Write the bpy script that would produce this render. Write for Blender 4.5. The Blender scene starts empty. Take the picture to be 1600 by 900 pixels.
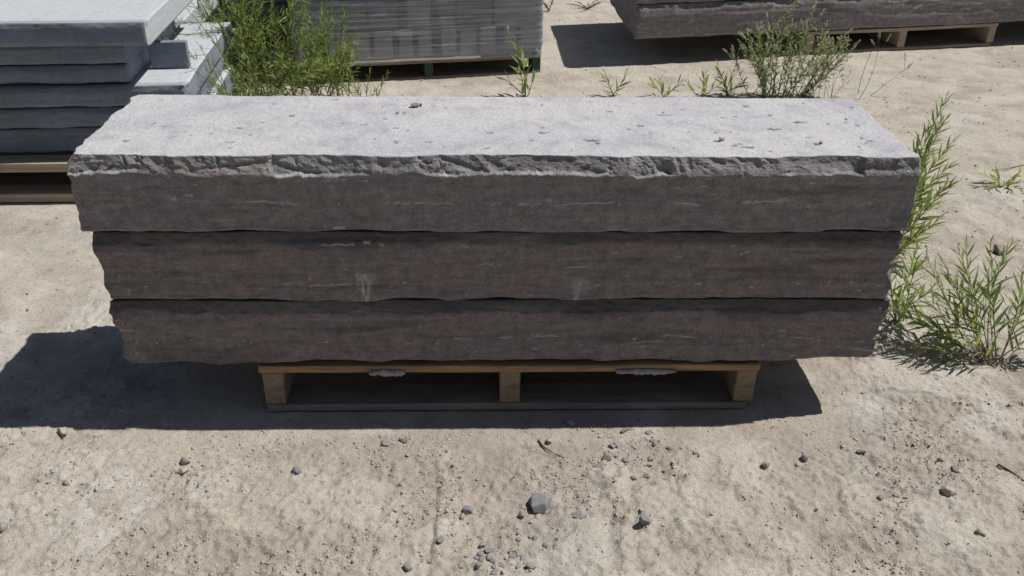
import bpy, bmesh, math, random
import numpy as np
from mathutils import Vector, Matrix

# ------------------------------------------------------------------ camera, sky, sun, exposure
scene = bpy.context.scene
COL = scene.collection
TH, ROLL, YAW = 0.5121, 0.0175, 0.0407
cam_d = bpy.data.cameras.new('camera')
cam_d.sensor_width = 36.0
cam_d.lens = 1400.0 / 1600.0 * 36.0
cam_d.clip_start = 0.02
cam_d.clip_end = 500.0
cam = bpy.data.objects.new('camera', cam_d)
COL.objects.link(cam)
fw = Vector((math.sin(YAW) * math.cos(TH), math.cos(YAW) * math.cos(TH), -math.sin(TH)))
rt = Vector((math.cos(YAW), -math.sin(YAW), 0.0))
up = rt.cross(fw)
cr, sr = math.cos(ROLL), math.sin(ROLL)
rt2 = rt * cr + up * sr
up2 = up * cr - rt * sr
M = Matrix((rt2, up2, -fw)).transposed().to_4x4()
M.translation = Vector((-0.0596, -1.8017, 1.3675))
cam.matrix_world = M
scene.camera = cam

SUN_DIR = Vector((0.58, 0.10, 1.0)).normalized()          # towards the sun
world = bpy.data.worlds.new('World')
scene.world = world
world.use_nodes = True
wn = world.node_tree
for n in list(wn.nodes):
    wn.nodes.remove(n)
sky = wn.nodes.new('ShaderNodeTexSky')
sky.sky_type = 'NISHITA'
sky.sun_disc = False
sky.sun_elevation = math.asin(SUN_DIR.z)
sky.sun_rotation = math.atan2(SUN_DIR.x, SUN_DIR.y)
bg = wn.nodes.new('ShaderNodeBackground')
bg.inputs['Strength'].default_value = 0.05
wo = wn.nodes.new('ShaderNodeOutputWorld')
wn.links.new(sky.outputs[0], bg.inputs[0])
wn.links.new(bg.outputs[0], wo.inputs[0])
sun_d = bpy.data.lights.new('sun', 'SUN')
sun_d.energy = 5.0
sun_d.angle = math.radians(0.53)
sun_d.color = (1.0, 0.965, 0.905)
sun = bpy.data.objects.new('sun', sun_d)
sun.rotation_euler = SUN_DIR.to_track_quat('Z', 'Y').to_euler()
sun.location = (3, 0, 6)
COL.objects.link(sun)
scene.view_settings.view_transform = 'Standard'
scene.view_settings.look = 'None'
scene.view_settings.exposure = -0.12
scene.view_settings.gamma = 1.0
scene.view_settings.use_curve_mapping = False
scene.render.engine = 'CYCLES'

# ------------------------------------------------------------------ numpy noise
def _hash(ix, iy, iz, seed):
    with np.errstate(over='ignore'):
        h = (ix.astype(np.int64) * 73856093) ^ (iy.astype(np.int64) * 19349663) ^ (iz.astype(np.int64) * 83492791) ^ (seed * 2654435761)
        h = h.astype(np.uint32)
        h ^= h >> np.uint32(16); h *= np.uint32(0x7feb352d)
        h ^= h >> np.uint32(15); h *= np.uint32(0x846ca68b)
        h ^= h >> np.uint32(16)
    return h.astype(np.float64) / 4294967295.0

def vnoise(x, y, z, seed=0):
    x, y, z = np.broadcast_arrays(np.asarray(x, float), np.asarray(y, float), np.asarray(z, float))
    fx, fy, fz = np.floor(x), np.floor(y), np.floor(z)
    ux, uy, uz = x - fx, y - fy, z - fz
    ux = ux * ux * ux * (ux * (ux * 6 - 15) + 10); uy = uy * uy * uy * (uy * (uy * 6 - 15) + 10); uz = uz * uz * uz * (uz * (uz * 6 - 15) + 10)
    fx = fx.astype(np.int64); fy = fy.astype(np.int64); fz = fz.astype(np.int64)
    out = 0
    for dx in (0, 1):
        wx = ux if dx else 1 - ux
        for dy in (0, 1):
            wy = uy if dy else 1 - uy
            for dz in (0, 1):
                wz = uz if dz else 1 - uz
                out = out + wx * wy * wz * _hash(fx + dx, fy + dy, fz + dz, seed)
    return out * 2 - 1

def fbm(x, y, z, octv=4, seed=0, gain=0.5, lac=2.03):
    a, s, t = 1.0, 0.0, 0.0
    for o in range(octv):
        s = s + a * vnoise(np.asarray(x) + 17.3 * o, np.asarray(y) - 9.1 * o, np.asarray(z) + 5.7 * o, seed + 31 * o)
        t += a; a *= gain
        x = np.asarray(x) * lac; y = np.asarray(y) * lac; z = np.asarray(z) * lac
    return s / t

def smooth(a, b, x):
    t = np.clip((x - a) / (b - a), 0, 1)
    return t * t * (3 - 2 * t)

# ------------------------------------------------------------------ materials
MATS = {}
def nodes_of(name):
    m = bpy.data.materials.new(name); m.use_nodes = True
    MATS[name] = m
    nt = m.node_tree
    b = nt.nodes['Principled BSDF']
    return m, nt, b
def N(nt, kind, **kw):
    n = nt.nodes.new(kind)
    for k, v in kw.items():
        if k.startswith('i_'):
            n.inputs[k[2:].replace('_', ' ')].default_value = v
        else:
            setattr(n, k, v)
    return n
def coords(nt, scale=(1, 1, 1), which='Object', rot=(0, 0, 0)):
    tc = N(nt, 'ShaderNodeTexCoord'); mp = N(nt, 'ShaderNodeMapping')
    mp.inputs['Scale'].default_value = scale
    mp.inputs['Rotation'].default_value = rot
    nt.links.new(tc.outputs[which], mp.inputs['Vector'])
    return mp.outputs['Vector']
def noise(nt, vec, scale, detail=5, rough=0.55, dist=0.0):
    n = N(nt, 'ShaderNodeTexNoise')
    n.inputs['Scale'].default_value = scale; n.inputs['Detail'].default_value = detail
    n.inputs['Roughness'].default_value = rough; n.inputs['Distortion'].default_value = dist
    nt.links.new(vec, n.inputs['Vector'])
    return n.outputs['Fac']
def ramp(nt, fac, stops):
    r = N(nt, 'ShaderNodeValToRGB')
    el = r.color_ramp.elements
    while len(el) < len(stops):
        el.new(0.5)
    for e, (p, c) in zip(el, stops):
        e.position = p; e.color = (*c, 1) if len(c) == 3 else c
    nt.links.new(fac, r.inputs['Fac'])
    return r.outputs['Color']
def mix(nt, fac, a, b, mode='MIX'):
    m = N(nt, 'ShaderNodeMix', data_type='RGBA', blend_type=mode)
    for sock, v in ((m.inputs[0], fac), (m.inputs[6], a), (m.inputs[7], b)):
        if hasattr(v, 'is_output'):
            nt.links.new(v, sock)
        else:
            sock.default_value = (*v, 1) if isinstance(v, tuple) and len(v) == 3 else v
    return m.outputs[2]
def attr(nt, name):
    a = N(nt, 'ShaderNodeAttribute', attribute_name=name)
    return a
def math_(nt, op, a, b=0.0, clamp=False):
    m = N(nt, 'ShaderNodeMath', operation=op, use_clamp=clamp)
    for s, v in ((m.inputs[0], a), (m.inputs[1], b)):
        if hasattr(v, 'is_output'):
            nt.links.new(v, s)
        else:
            s.default_value = v
    return m.outputs[0]
def bump(nt, b, height, strength, dist, prev=None):
    n = N(nt, 'ShaderNodeBump'); n.inputs['Strength'].default_value = strength; n.inputs['Distance'].default_value = dist
    nt.links.new(height, n.inputs['Height'])
    if prev is not None:
        nt.links.new(prev, n.inputs['Normal'])
    nt.links.new(n.outputs[0], b.inputs['Normal'])
    return n.outputs[0]

# --- rough limestone of the step slabs; attributes: fresh (split band), mark (pale fossils, smears, painted lit edges), dust_lit (dusty weathered bed face, painted sunlit end), dark (stain patches, darker strip below the top edge)
def stone_mat(name, brown, grey, dustc, freshc):
    m, nt, b = nodes_of(name)
    v = coords(nt, (1.3, 1.3, 13))
    s1 = noise(nt, v, 2.0, 6, 0.6, 0.8)
    v2 = coords(nt, (9, 9, 50))
    s2 = noise(nt, v2, 1.6, 5, 0.65)
    vf = coords(nt)
    g1 = noise(nt, vf, 260, 3, 0.7)
    g2 = noise(nt, vf, 34, 7, 0.68)
    g3 = noise(nt, coords(nt, (3, 3, 9)), 2.0, 5, 0.6, 0.5)
    c = mix(nt, ramp(nt, s1, [(0.3, (0, 0, 0)), (0.62, (1, 1, 1))]), grey, brown)
    c = mix(nt, 0.55, c, ramp(nt, s2, [(0.28, (0.66, 0.65, 0.65)), (0.5, (1, 1, 1)), (0.75, (1.24, 1.22, 1.2))]), 'MULTIPLY')
    c = mix(nt, 0.8, c, ramp(nt, g2, [(0.28, (0.6, 0.6, 0.62)), (0.5, (1, 1, 1)), (0.74, (1.42, 1.42, 1.42))]), 'MULTIPLY')
    c = mix(nt, 0.8, c, ramp(nt, g3, [(0.3, (0.84, 0.90, 0.96)), (0.5, (1, 1, 1)), (0.7, (1.08, 1.0, 0.97))]), 'MULTIPLY')
    c = mix(nt, 0.6, c, ramp(nt, g1, [(0.3, (0.55, 0.55, 0.55)), (0.5, (1, 1, 1)), (0.72, (1.6, 1.6, 1.6))]), 'MULTIPLY')
    fr = attr(nt, 'fresh').outputs['Fac']
    fc = mix(nt, 0.7, freshc, ramp(nt, g2, [(0.25, (0.6, 0.6, 0.62)), (0.5, (1, 1, 1)), (0.78, (1.4, 1.4, 1.4))]), 'MULTIPLY')
    c = mix(nt, fr, c, fc)
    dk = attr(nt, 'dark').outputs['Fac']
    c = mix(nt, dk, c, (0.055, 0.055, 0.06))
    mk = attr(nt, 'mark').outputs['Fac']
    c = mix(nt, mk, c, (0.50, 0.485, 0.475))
    # bed face: pale, dusty and bush-hammered
    d1 = noise(nt, vf, 14, 7, 0.65)
    d2 = noise(nt, coords(nt, (95, 150, 95)), 1.0, 6, 0.75)
    d3 = noise(nt, vf, 320, 2, 0.6)
    dc = mix(nt, 0.8, dustc, ramp(nt, d1, [(0.28, (0.70, 0.70, 0.74)), (0.5, (1, 1, 1)), (0.72, (1.12, 1.11, 1.1))]), 'MULTIPLY')
    dc = mix(nt, 0.75, dc, ramp(nt, d2, [(0.30, (0.42, 0.42, 0.46)), (0.43, (0.97, 0.97, 0.97)), (0.75, (1.14, 1.14, 1.14))]), 'MULTIPLY')
    dc = mix(nt, 0.6, dc, ramp(nt, d3, [(0.3, (0.7, 0.7, 0.72)), (0.5, (1, 1, 1)), (0.8, (1.15, 1.15, 1.15))]), 'MULTIPLY')
    d4 = noise(nt, vf, 3.2, 6, 0.6, 0.7)
    dc = mix(nt, 0.7, dc, ramp(nt, d4, [(0.32, (0.80, 0.80, 0.84)), (0.5, (1, 1, 1)), (0.68, (1.08, 1.06, 1.03))]), 'MULTIPLY')
    pit = attr(nt, 'pit').outputs['Fac']
    dc = mix(nt, pit, dc, (0.14, 0.14, 0.155))
    ds = attr(nt, 'dust').outputs['Fac']
    c = mix(nt, ds, c, dc)
    nt.links.new(c, b.inputs['Base Color'])
    b.inputs['Roughness'].default_value = 0.9
    b.inputs['Specular IOR Level'].default_value = 0.25
    p = bump(nt, b, g2, 0.7, 0.009)
    p = bump(nt, b, s2, 0.4, 0.005, p)
    p = bump(nt, b, math_(nt, 'ADD', d2, g1), 0.75, 0.0035, p)
    return m
stone_mat('limestone', (0.238, 0.210, 0.204), (0.234, 0.223, 0.231), (0.52, 0.512, 0.532), (0.248, 0.240, 0.244))
stone_mat('limestone_dark', (0.232, 0.193, 0.184), (0.208, 0.188, 0.188), (0.42, 0.41, 0.42), (0.178, 0.158, 0.154))

def blue_stone():
    m, nt, b = nodes_of('bluestone')
    v = coords(nt, (1.2, 1.2, 9))
    s1 = noise(nt, v, 3.0, 6, 0.6, 0.3)
    vf = coords(nt)
    g = noise(nt, vf, 55, 6, 0.68)
    g2 = noise(nt, vf, 5, 5, 0.6)
    c = ramp(nt, s1, [(0.25, (0.13, 0.155, 0.205)), (0.5, (0.185, 0.213, 0.268)), (0.75, (0.24, 0.265, 0.315))])
    c = mix(nt, 0.6, c, ramp(nt, g, [(0.3, (0.62, 0.62, 0.64)), (0.5, (1, 1, 1)), (0.75, (1.18, 1.18, 1.17))]), 'MULTIPLY')
    c = mix(nt, ramp(nt, g2, [(0.5, (0, 0, 0)), (0.72, (0.55, 0.55, 0.55))]), c, (0.15, 0.145, 0.135))
    ds = attr(nt, 'dust').outputs['Fac']
    c = mix(nt, ds, c, mix(nt, 0.7, (0.43, 0.46, 0.485), ramp(nt, g, [(0.3, (0.62, 0.62, 0.64)), (0.45, (1, 1, 1)), (0.75, (1.12, 1.12, 1.12))]), 'MULTIPLY'))  # dusty tops, and an end whose sunlit look is put into the colour
    dk = attr(nt, 'dark').outputs['Fac']
    c = mix(nt, dk, c, (0.09, 0.085, 0.075))
    nt.links.new(c, b.inputs['Base Color'])
    b.inputs['Roughness'].default_value = 0.85
    b.inputs['Specular IOR Level'].default_value = 0.3
    p = bump(nt, b, g, 0.5, 0.004)
    bump(nt, b, s1, 0.3, 0.006, p)
blue_stone()

def ground_mat():
    m, nt, b = nodes_of('dirt')
    v = coords(nt)
    n1 = noise(nt, v, 1.7, 6, 0.6, 0.6)
    n2 = noise(nt, v, 9, 7, 0.65, 0.3)
    n3 = noise(nt, v, 70, 5, 0.7)
    n4 = noise(nt, v, 300, 3, 0.7)
    silt = ramp(nt, n1, [(0.30, (0.468, 0.423, 0.360)), (0.50, (0.492, 0.454, 0.396)), (0.70, (0.478, 0.450, 0.408))])
    grav = ramp(nt, n1, [(0.30, (0.405, 0.352, 0.297)), (0.55, (0.41, 0.366, 0.318)), (0.75, (0.395, 0.363, 0.325))])
    gr = attr(nt, 'gravel').outputs['Fac']
    gm = math_(nt, 'ADD', gr, math_(nt, 'MULTIPLY', math_(nt, 'SUBTRACT', n2, 0.5), 1.1), True)
    c = mix(nt, gm, silt, grav)
    pl = attr(nt, 'plate').outputs['Fac']
    c = mix(nt, math_(nt, 'MULTIPLY', pl, 0.65), mix(nt, 1.0, c, (0.90, 0.885, 0.87), 'MULTIPLY'), mix(nt, 1.0, c, (1.12, 1.11, 1.09), 'MULTIPLY'))
    sl = attr(nt, 'chalk').outputs['Fac']
    c = mix(nt, math_(nt, 'MULTIPLY', sl, ramp(nt, n2, [(0.42, (0, 0, 0)), (0.6, (0.8, 0.8, 0.8))])), c, (0.52, 0.49, 0.455))
    c = mix(nt, 0.55, c, ramp(nt, n2, [(0.28, (0.76, 0.74, 0.72)), (0.5, (1, 1, 1)), (0.75, (1.1, 1.1, 1.1))]), 'MULTIPLY')
    c = mix(nt, 0.55, c, ramp(nt, n3, [(0.32, (0.60, 0.58, 0.56)), (0.46, (1, 1, 1)), (0.75, (1.14, 1.14, 1.14))]), 'MULTIPLY')
    c = mix(nt, 0.45, c, ramp(nt, n4, [(0.32, (0.5, 0.48, 0.46)), (0.48, (1, 1, 1)), (0.75, (1.2, 1.2, 1.2))]), 'MULTIPLY')
    nt.links.new(c, b.inputs['Base Color'])
    b.inputs['Roughness'].default_value = 0.95
    b.inputs['Specular IOR Level'].default_value = 0.15
    p = bump(nt, b, n2, 0.10, 0.012)
    p = bump(nt, b, n3, 0.8, 0.008, p)
    bump(nt, b, n4, 0.8, 0.0035, p)
ground_mat()

def pebble_mat(name, a, c2, spread):
    m, nt, b = nodes_of(name)
    pv = attr(nt, 'pv').outputs['Fac']
    v = coords(nt)
    g = noise(nt, v, 120, 4, 0.7)
    c = ramp(nt, pv, [(0.0, a), (0.5, c2), (1.0, spread)])
    c = mix(nt, 0.6, c, ramp(nt, g, [(0.3, (0.7, 0.7, 0.7)), (0.5, (1, 1, 1)), (0.8, (1.2, 1.2, 1.2))]), 'MULTIPLY')
    nt.links.new(c, b.inputs['Base Color'])
    b.inputs['Roughness'].default_value = 0.88
    b.inputs['Specular IOR Level'].default_value = 0.3
    bump(nt, b, g, 0.4, 0.002)
pebble_mat('pebble', (0.27, 0.24, 0.21), (0.41, 0.36, 0.305), (0.48, 0.435, 0.375))

def rock_mat(name, col):
    m, nt, b = nodes_of(name)
    v = coords(nt)
    g = noise(nt, v, 90, 5, 0.7); g2 = noise(nt, v, 25, 4, 0.6)
    c = mix(nt, 0.7, col, ramp(nt, g2, [(0.3, (0.72, 0.72, 0.74)), (0.5, (1, 1, 1)), (0.75, (1.3, 1.28, 1.25))]), 'MULTIPLY')
    c = mix(nt, 0.5, c, ramp(nt, g, [(0.3, (0.65, 0.65, 0.65)), (0.5, (1, 1, 1)), (0.8, (1.25, 1.25, 1.25))]), 'MULTIPLY')
    nt.links.new(c, b.inputs['Base Color'])
    b.inputs['Roughness'].default_value = 0.85
    bump(nt, b, g, 0.4, 0.002)
rock_mat('rock_grey', (0.225, 0.22, 0.222))
rock_mat('rock_lilac', (0.29, 0.255, 0.25))
rock_mat('rock_dark', (0.235, 0.212, 0.19))
rock_mat('rock_tan', (0.39, 0.34, 0.285))

def wood_mat(name, light, dark, axis):
    m, nt, b = nodes_of(name)
    sc = {'x': (2, 22, 22), 'y': (22, 2, 22), 'end': (16, 3, 16)}[axis]
    v = coords(nt, sc)
    g = noise(nt, v, 1.6, 7, 0.65, 1.4)
    g2 = noise(nt, coords(nt, tuple(4 * q for q in sc)), 1.5, 4, 0.7)
    d = noise(nt, coords(nt), 9, 5, 0.6)
    c = ramp(nt, g, [(0.3, dark), (0.55, light), (0.8, tuple(1.12 * q for q in light))])
    c = mix(nt, 0.5, c, ramp(nt, g2, [(0.3, (0.62, 0.6, 0.58)), (0.5, (1, 1, 1)), (0.8, (1.15, 1.15, 1.15))]), 'MULTIPLY')
    c = mix(nt, 0.6, c, ramp(nt, d, [(0.3, (0.6, 0.58, 0.58)), (0.55, (1, 1, 1))]), 'MULTIPLY')
    nt.links.new(c, b.inputs['Base Color'])
    b.inputs['Roughness'].default_value = 0.82
    bump(nt, b, g2, 0.4, 0.002)
wood_mat('pine_board', (0.37, 0.225, 0.12), (0.13, 0.085, 0.052), 'x')
wood_mat('pine_block', (0.27, 0.21, 0.14), (0.15, 0.115, 0.075), 'end')
wood_mat('old_board', (0.255, 0.205, 0.165), (0.15, 0.12, 0.095), 'x')
wood_mat('pale_board', (0.40, 0.325, 0.24), (0.26, 0.20, 0.145), 'x')
wood_mat('green_block', (0.035, 0.095, 0.065), (0.02, 0.055, 0.04), 'end')

def leaf_mat(name, a, b2, c3):
    m, nt, b = nodes_of(name)
    lv = attr(nt, 'lv').outputs['Fac']
    oi = N(nt, 'ShaderNodeObjectInfo').outputs['Random']
    f = math_(nt, 'ADD', math_(nt, 'MULTIPLY', lv, 0.7), math_(nt, 'MULTIPLY', oi, 0.3))
    c = ramp(nt, f, [(0.06, (0.27, 0.20, 0.10)), (0.13, a), (0.5, b2), (0.95, c3)])
    nt.links.new(c, b.inputs['Base Color'])
    b.inputs['Roughness'].default_value = 0.5
    b.inputs['Specular IOR Level'].default_value = 0.4
    tr = N(nt, 'ShaderNodeBsdfTranslucent')
    nt.links.new(mix(nt, 0.5, c, (0.30, 0.42, 0.06)), tr.inputs['Color'])
    ms = N(nt, 'ShaderNodeMixShader'); ms.inputs[0].default_value = 0.48
    nt.links.new(b.outputs[0], ms.inputs[1]); nt.links.new(tr.outputs[0], ms.inputs[2])
    nt.links.new(ms.outputs[0], nt.nodes['Material Output'].inputs['Surface'])
leaf_mat('willow_leaf', (0.13, 0.19, 0.045), (0.26, 0.33, 0.09), (0.44, 0.50, 0.20))
leaf_mat('cress_leaf', (0.19, 0.25, 0.09), (0.31, 0.37, 0.17), (0.45, 0.48, 0.29))
leaf_mat('grey_leaf', (0.17, 0.22, 0.085), (0.28, 0.33, 0.14), (0.42, 0.46, 0.25))
def plain(name, col, rough=0.8):
    m, nt, b = nodes_of(name)
    g = noise(nt, coords(nt), 40, 4, 0.6)
    nt.links.new(mix(nt, 0.5, col, ramp(nt, g, [(0.3, (0.7, 0.7, 0.7)), (0.7, (1.2, 1.2, 1.2))]), 'MULTIPLY'), b.inputs['Base Color'])
    b.inputs['Roughness'].default_value = rough
plain('green_stem', (0.17, 0.20, 0.07)); plain('brown_stem', (0.19, 0.125, 0.075)); plain('seed_head', (0.46, 0.47, 0.31))
plain('dead_stem', (0.11, 0.075, 0.05)); plain('twig', (0.12, 0.085, 0.06)); plain('straw', (0.42, 0.36, 0.26)); plain('scrap', (0.30, 0.30, 0.30), 0.5)
plain('paver_stone', (0.30, 0.29, 0.265), 0.9)
plain('paver_dark', (0.135, 0.132, 0.14), 0.9)

def film_mat():
    m, nt, b = nodes_of('stretch_film')
    s = noise(nt, coords(nt, (0.7, 0.7, 48), rot=(0, math.radians(3.0), 0)), 1.5, 5, 0.7, 0.2)
    s2 = noise(nt, coords(nt, (0.5, 0.5, 70), rot=(0, math.radians(-7.0), 0)), 1.3, 4, 0.7, 0.3)
    b.inputs['Base Color'].default_value = (0.66, 0.69, 0.76, 1)
    b.inputs['Roughness'].default_value = 0.22
    b.inputs['Specular IOR Level'].default_value = 0.6
    tr = N(nt, 'ShaderNodeBsdfTransparent')
    tr.inputs['Color'].default_value = (0.93, 0.94, 0.95, 1)
    f = math_(nt, 'ADD', ramp(nt, s, [(0.40, (0.14, 0.14, 0.14)), (0.70, (0.55, 0.55, 0.55))]), ramp(nt, s2, [(0.50, (0.03, 0.03, 0.03)), (0.72, (0.38, 0.38, 0.38))]), True)
    lw = N(nt, 'ShaderNodeLayerWeight'); lw.inputs['Blend'].default_value = 0.22
    f = math_(nt, 'ADD', f, math_(nt, 'MULTIPLY', lw.outputs['Fresnel'], 0.7), True)
    ms = N(nt, 'ShaderNodeMixShader')
    nt.links.new(f, ms.inputs[0]); nt.links.new(tr.outputs[0], ms.inputs[1]); nt.links.new(b.outputs[0], ms.inputs[2])
    nt.links.new(ms.outputs[0], nt.nodes['Material Output'].inputs['Surface'])
    bump(nt, b, s, 0.5, 0.01)
film_mat()

# ------------------------------------------------------------------ object helpers
def mesh_np(name, verts, faces, smooth_=False, attrs=None):
    """verts (n,3), faces (m,4) or (m,3) arrays"""
    me = bpy.data.meshes.new(name)
    verts = np.asarray(verts, dtype=np.float32); faces = np.asarray(faces, dtype=np.int32)
    k = faces.shape[1]
    me.vertices.add(len(verts)); me.vertices.foreach_set('co', verts.ravel())
    me.loops.add(faces.size); me.loops.foreach_set('vertex_index', faces.ravel())
    me.polygons.add(len(faces))
    me.polygons.foreach_set('loop_start', np.arange(0, faces.size, k, dtype=np.int32))
    me.polygons.foreach_set('loop_total', np.full(len(faces), k, dtype=np.int32))
    me.update(calc_edges=True)
    for an, arr in (attrs or {}).items():
        a = me.attributes.new(an, 'FLOAT', 'POINT')
        a.data.foreach_set('value', np.asarray(arr, dtype=np.float32))
    if smooth_:
        me.polygons.foreach_set('use_smooth', np.ones(len(faces), dtype=bool))
    me.validate()
    return me
def obj(name, me, mat=None, parent=None):
    o = bpy.data.objects.new(name, me)
    COL.objects.link(o)
    if mat and me is not None and len(me.materials) == 0:
        me.materials.append(MATS[mat])
    if parent is not None:
        o.parent = parent
    return o
def tag(o, label, cat, group=None):
    o['label'] = label; o['category'] = cat
    if group:
        o['group'] = group
    return o
def empty(name, loc=(0, 0, 0), rz=0.0):
    o = bpy.data.objects.new(name, None)
    o.empty_display_size = 0.1
    o.location = loc; o.rotation_euler = (0, 0, rz)
    COL.objects.link(o)
    return o

# ------------------------------------------------------------------ ground
def axis(spec):
    pts = [spec[0][0]]
    for a, b_, d in spec:
        n = max(1, int(round((b_ - a) / d)))
        pts += list(np.linspace(a, b_, n + 1)[1:])
    return np.array(pts)
gx = axis([(-90, -30, 15), (-30, -10, 3), (-10, -4, .5), (-4, -2.2, .06), (-2.2, -1.25, .016), (-1.25, 1.3, .0045), (1.3, 2.3, .012), (2.3, 4.2, .04), (4.2, 10, .5), (10, 30, 3), (30, 90, 15)])
gy = axis([(-40, -10, 5), (-10, -2, 1), (-2, -.8, .1), (-.8, -.62, .03), (-.62, .15, .0045), (.15, 1.0, .010), (1.0, 2.5, .016), (2.5, 5.6, .03), (5.6, 9, .2), (9, 30, 2), (30, 120, 15)])
GX, GY = np.meshgrid(gx, gy)
def ground_fields(X, Y):
    p1 = fbm(X * 1.5 + 3, Y * 2.0, 0 * X, 5, 11, 0.55)
    p2 = fbm(X * 5.5, Y * 6.5, 0 * X + 2, 5, 23, 0.55)
    grav = .85 * smooth(0.04, 0.30, p1 * 0.6 + p2 * 0.75)
    # loose spall patch at the front right of the middle, tracked by tyres
    grav = np.maximum(grav, 0.9 * np.exp(-((X - .33) / .13) ** 2 - ((Y + .16) / .1) ** 2))
    grav = np.maximum(grav, 0.9 * np.exp(-((X + .03) / .10) ** 2 - ((Y + .46) / .09) ** 2))
    grav = np.maximum(grav, 0.65 * smooth(.35, .8, X) * smooth(.1, -.25, Y) * smooth(-.3, .3, p2 + .15))
    chalk = smooth(0.12, 0.4, fbm(X * 2.3 + 9, Y * 3.1, 0 * X + 5, 4, 57, 0.5)) * (1 - grav)
    return grav, chalk, p2
def ground_h(X, Y, detail=True):
    grav, chalk, p2 = ground_fields(X, Y)
    h = 0.010 * fbm(X * 0.9, Y * 0.9, 0 * X, 3, 3) + 0.0045 * fbm(X * 3, Y * 3, 0 * X, 4, 5)
    # crust plates standing a little proud of the gravelly hollows
    h = h - 0.006 * grav
    plates = fbm(X * 9, Y * 11, 0 * X + 4, 4, 71, .55)
    h = h + 0.0055 * smooth(.0, .022, plates) * (1 - .5 * grav) + .0045 * smooth(.06, .085, fbm(X * 17, Y * 20, 0 * X, 4, 72, .6)) * (1 - .4 * grav)
    h = h + .011 * grav * np.clip(fbm(X * 62, Y * 62, 0 * X, 2, 73, .5) - .12, 0, .5)
    r1 = fbm(X * 26, Y * 26, 0 * X, 3, 77, 0.6); r2 = fbm(X * 75, Y * 75, 0 * X, 2, 78, 0.6)
    h = h + (0.0026 + 0.0042 * grav) * r1 + (0.0026 + 0.0034 * grav) * r2 + 0.0012 * vnoise(X * 150, Y * 150, 0 * X, 79) * (Y < .2)
    h = np.where(Y > 1, .010 * fbm(X * 0.9, Y * 0.9, 0 * X, 3, 3) + (h - .010 * fbm(X * 0.9, Y * 0.9, 0 * X, 3, 3)) * (1 - .75 * smooth(1.0, 2.4, Y)), h)
    # shallow wheel grooves running away from the camera
    for cx, w, d in ((.20, .018, .010), (.09, .02, .009), (.265, .012, .006), (-.17, .006, .009), (-.30, .007, .006)):
        wob = cx + 0.02 * vnoise(Y * 2.2, cx * 40, 0, 91) + .06 * (Y + .4)
        h = h - d * np.exp(-((X - wob) / w) ** 2) * smooth(-.12, -.30, Y) * (0.6 + 0.5 * vnoise(Y * 14, cx * 9, 0, 92))
    # diagonal scrapes on the right
    u = X * .62 + Y * .78; w_ = X * .78 - Y * .62
    h = h + .005 * smooth(.3, .9, X) * fbm(w_ * 3.2, u * 15, 0 * X, 4, 66, .55)
    # trodden flat round the loads
    flat = np.zeros_like(X)
    for ax, ay, bx, by in ((-.75, -.04, .78, .6), (-3.6, 1.25, -.9, 2.3)):
        dx = np.maximum(np.maximum(ax - X, X - bx), 0); dy = np.maximum(np.maximum(ay - Y, Y - by), 0)
        flat = np.maximum(flat, 1 - smooth(0, .22, np.hypot(dx, dy)))
    h = h * (1 - .9 * flat) - 0.003 * flat
    return h
GZ = ground_h(GX, GY)
grav, chalk, _ = ground_fields(GX, GY)
ny_, nx_ = GX.shape
idx = np.arange(nx_ * ny_).reshape(ny_, nx_)
gf = np.stack([idx[:-1, :-1], idx[:-1, 1:], idx[1:, 1:], idx[1:, :-1]], -1).reshape(-1, 4)
plate_ = smooth(-.02, .05, fbm(GX * 9, GY * 11, 0 * GX + 4, 4, 71, .55)) * .6 + .4 * smooth(.03, .1, fbm(GX * 17, GY * 20, 0 * GX, 4, 72, .6))
gme = mesh_np('ground', np.stack([GX, GY, GZ], -1).reshape(-1, 3), gf, True, {'gravel': grav.ravel(), 'chalk': chalk.ravel(), 'plate': plate_.ravel()})
ground = obj('ground', gme, 'dirt')
ground['kind'] = 'structure'
def gz(x, y):
    return float(ground_h(np.array([[float(x)]]), np.array([[float(y)]]))[0, 0])

# ------------------------------------------------------------------ stone slabs
def lattice(xs, ys, zs):
    nx, ny, nz = len(xs), len(ys), len(zs)
    quads = []
    def key(i, j, k):
        return (i * ny + j) * nz + k
    def grid(a, b, f, flip):
        A, B = np.meshgrid(np.arange(a), np.arange(b), indexing='ij')
        K = f(A, B)
        q = np.stack([K[:-1, :-1], K[1:, :-1], K[1:, 1:], K[:-1, 1:]], -1).reshape(-1, 4)
        quads.append(q[:, ::-1] if flip else q)
    grid(nx, nz, lambda A, B: key(A, 0 * A, B), False)
    grid(nx, nz, lambda A, B: key(A, 0 * A + ny - 1, B), True)
    grid(nx, ny, lambda A, B: key(A, B, 0 * A), True)
    grid(nx, ny, lambda A, B: key(A, B, 0 * A + nz - 1), False)
    grid(ny, nz, lambda A, B: key(0 * A, A, B), True)
    grid(ny, nz, lambda A, B: key(0 * A + nx - 1, A, B), False)
    q = np.concatenate(quads)
    u, inv = np.unique(q, return_inverse=True)
    q = inv.reshape(-1, 4)
    i, r = np.divmod(u, ny * nz); j, k = np.divmod(r, nz)
    return np.stack([xs[i], ys[j], zs[k]], -1), q

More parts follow.
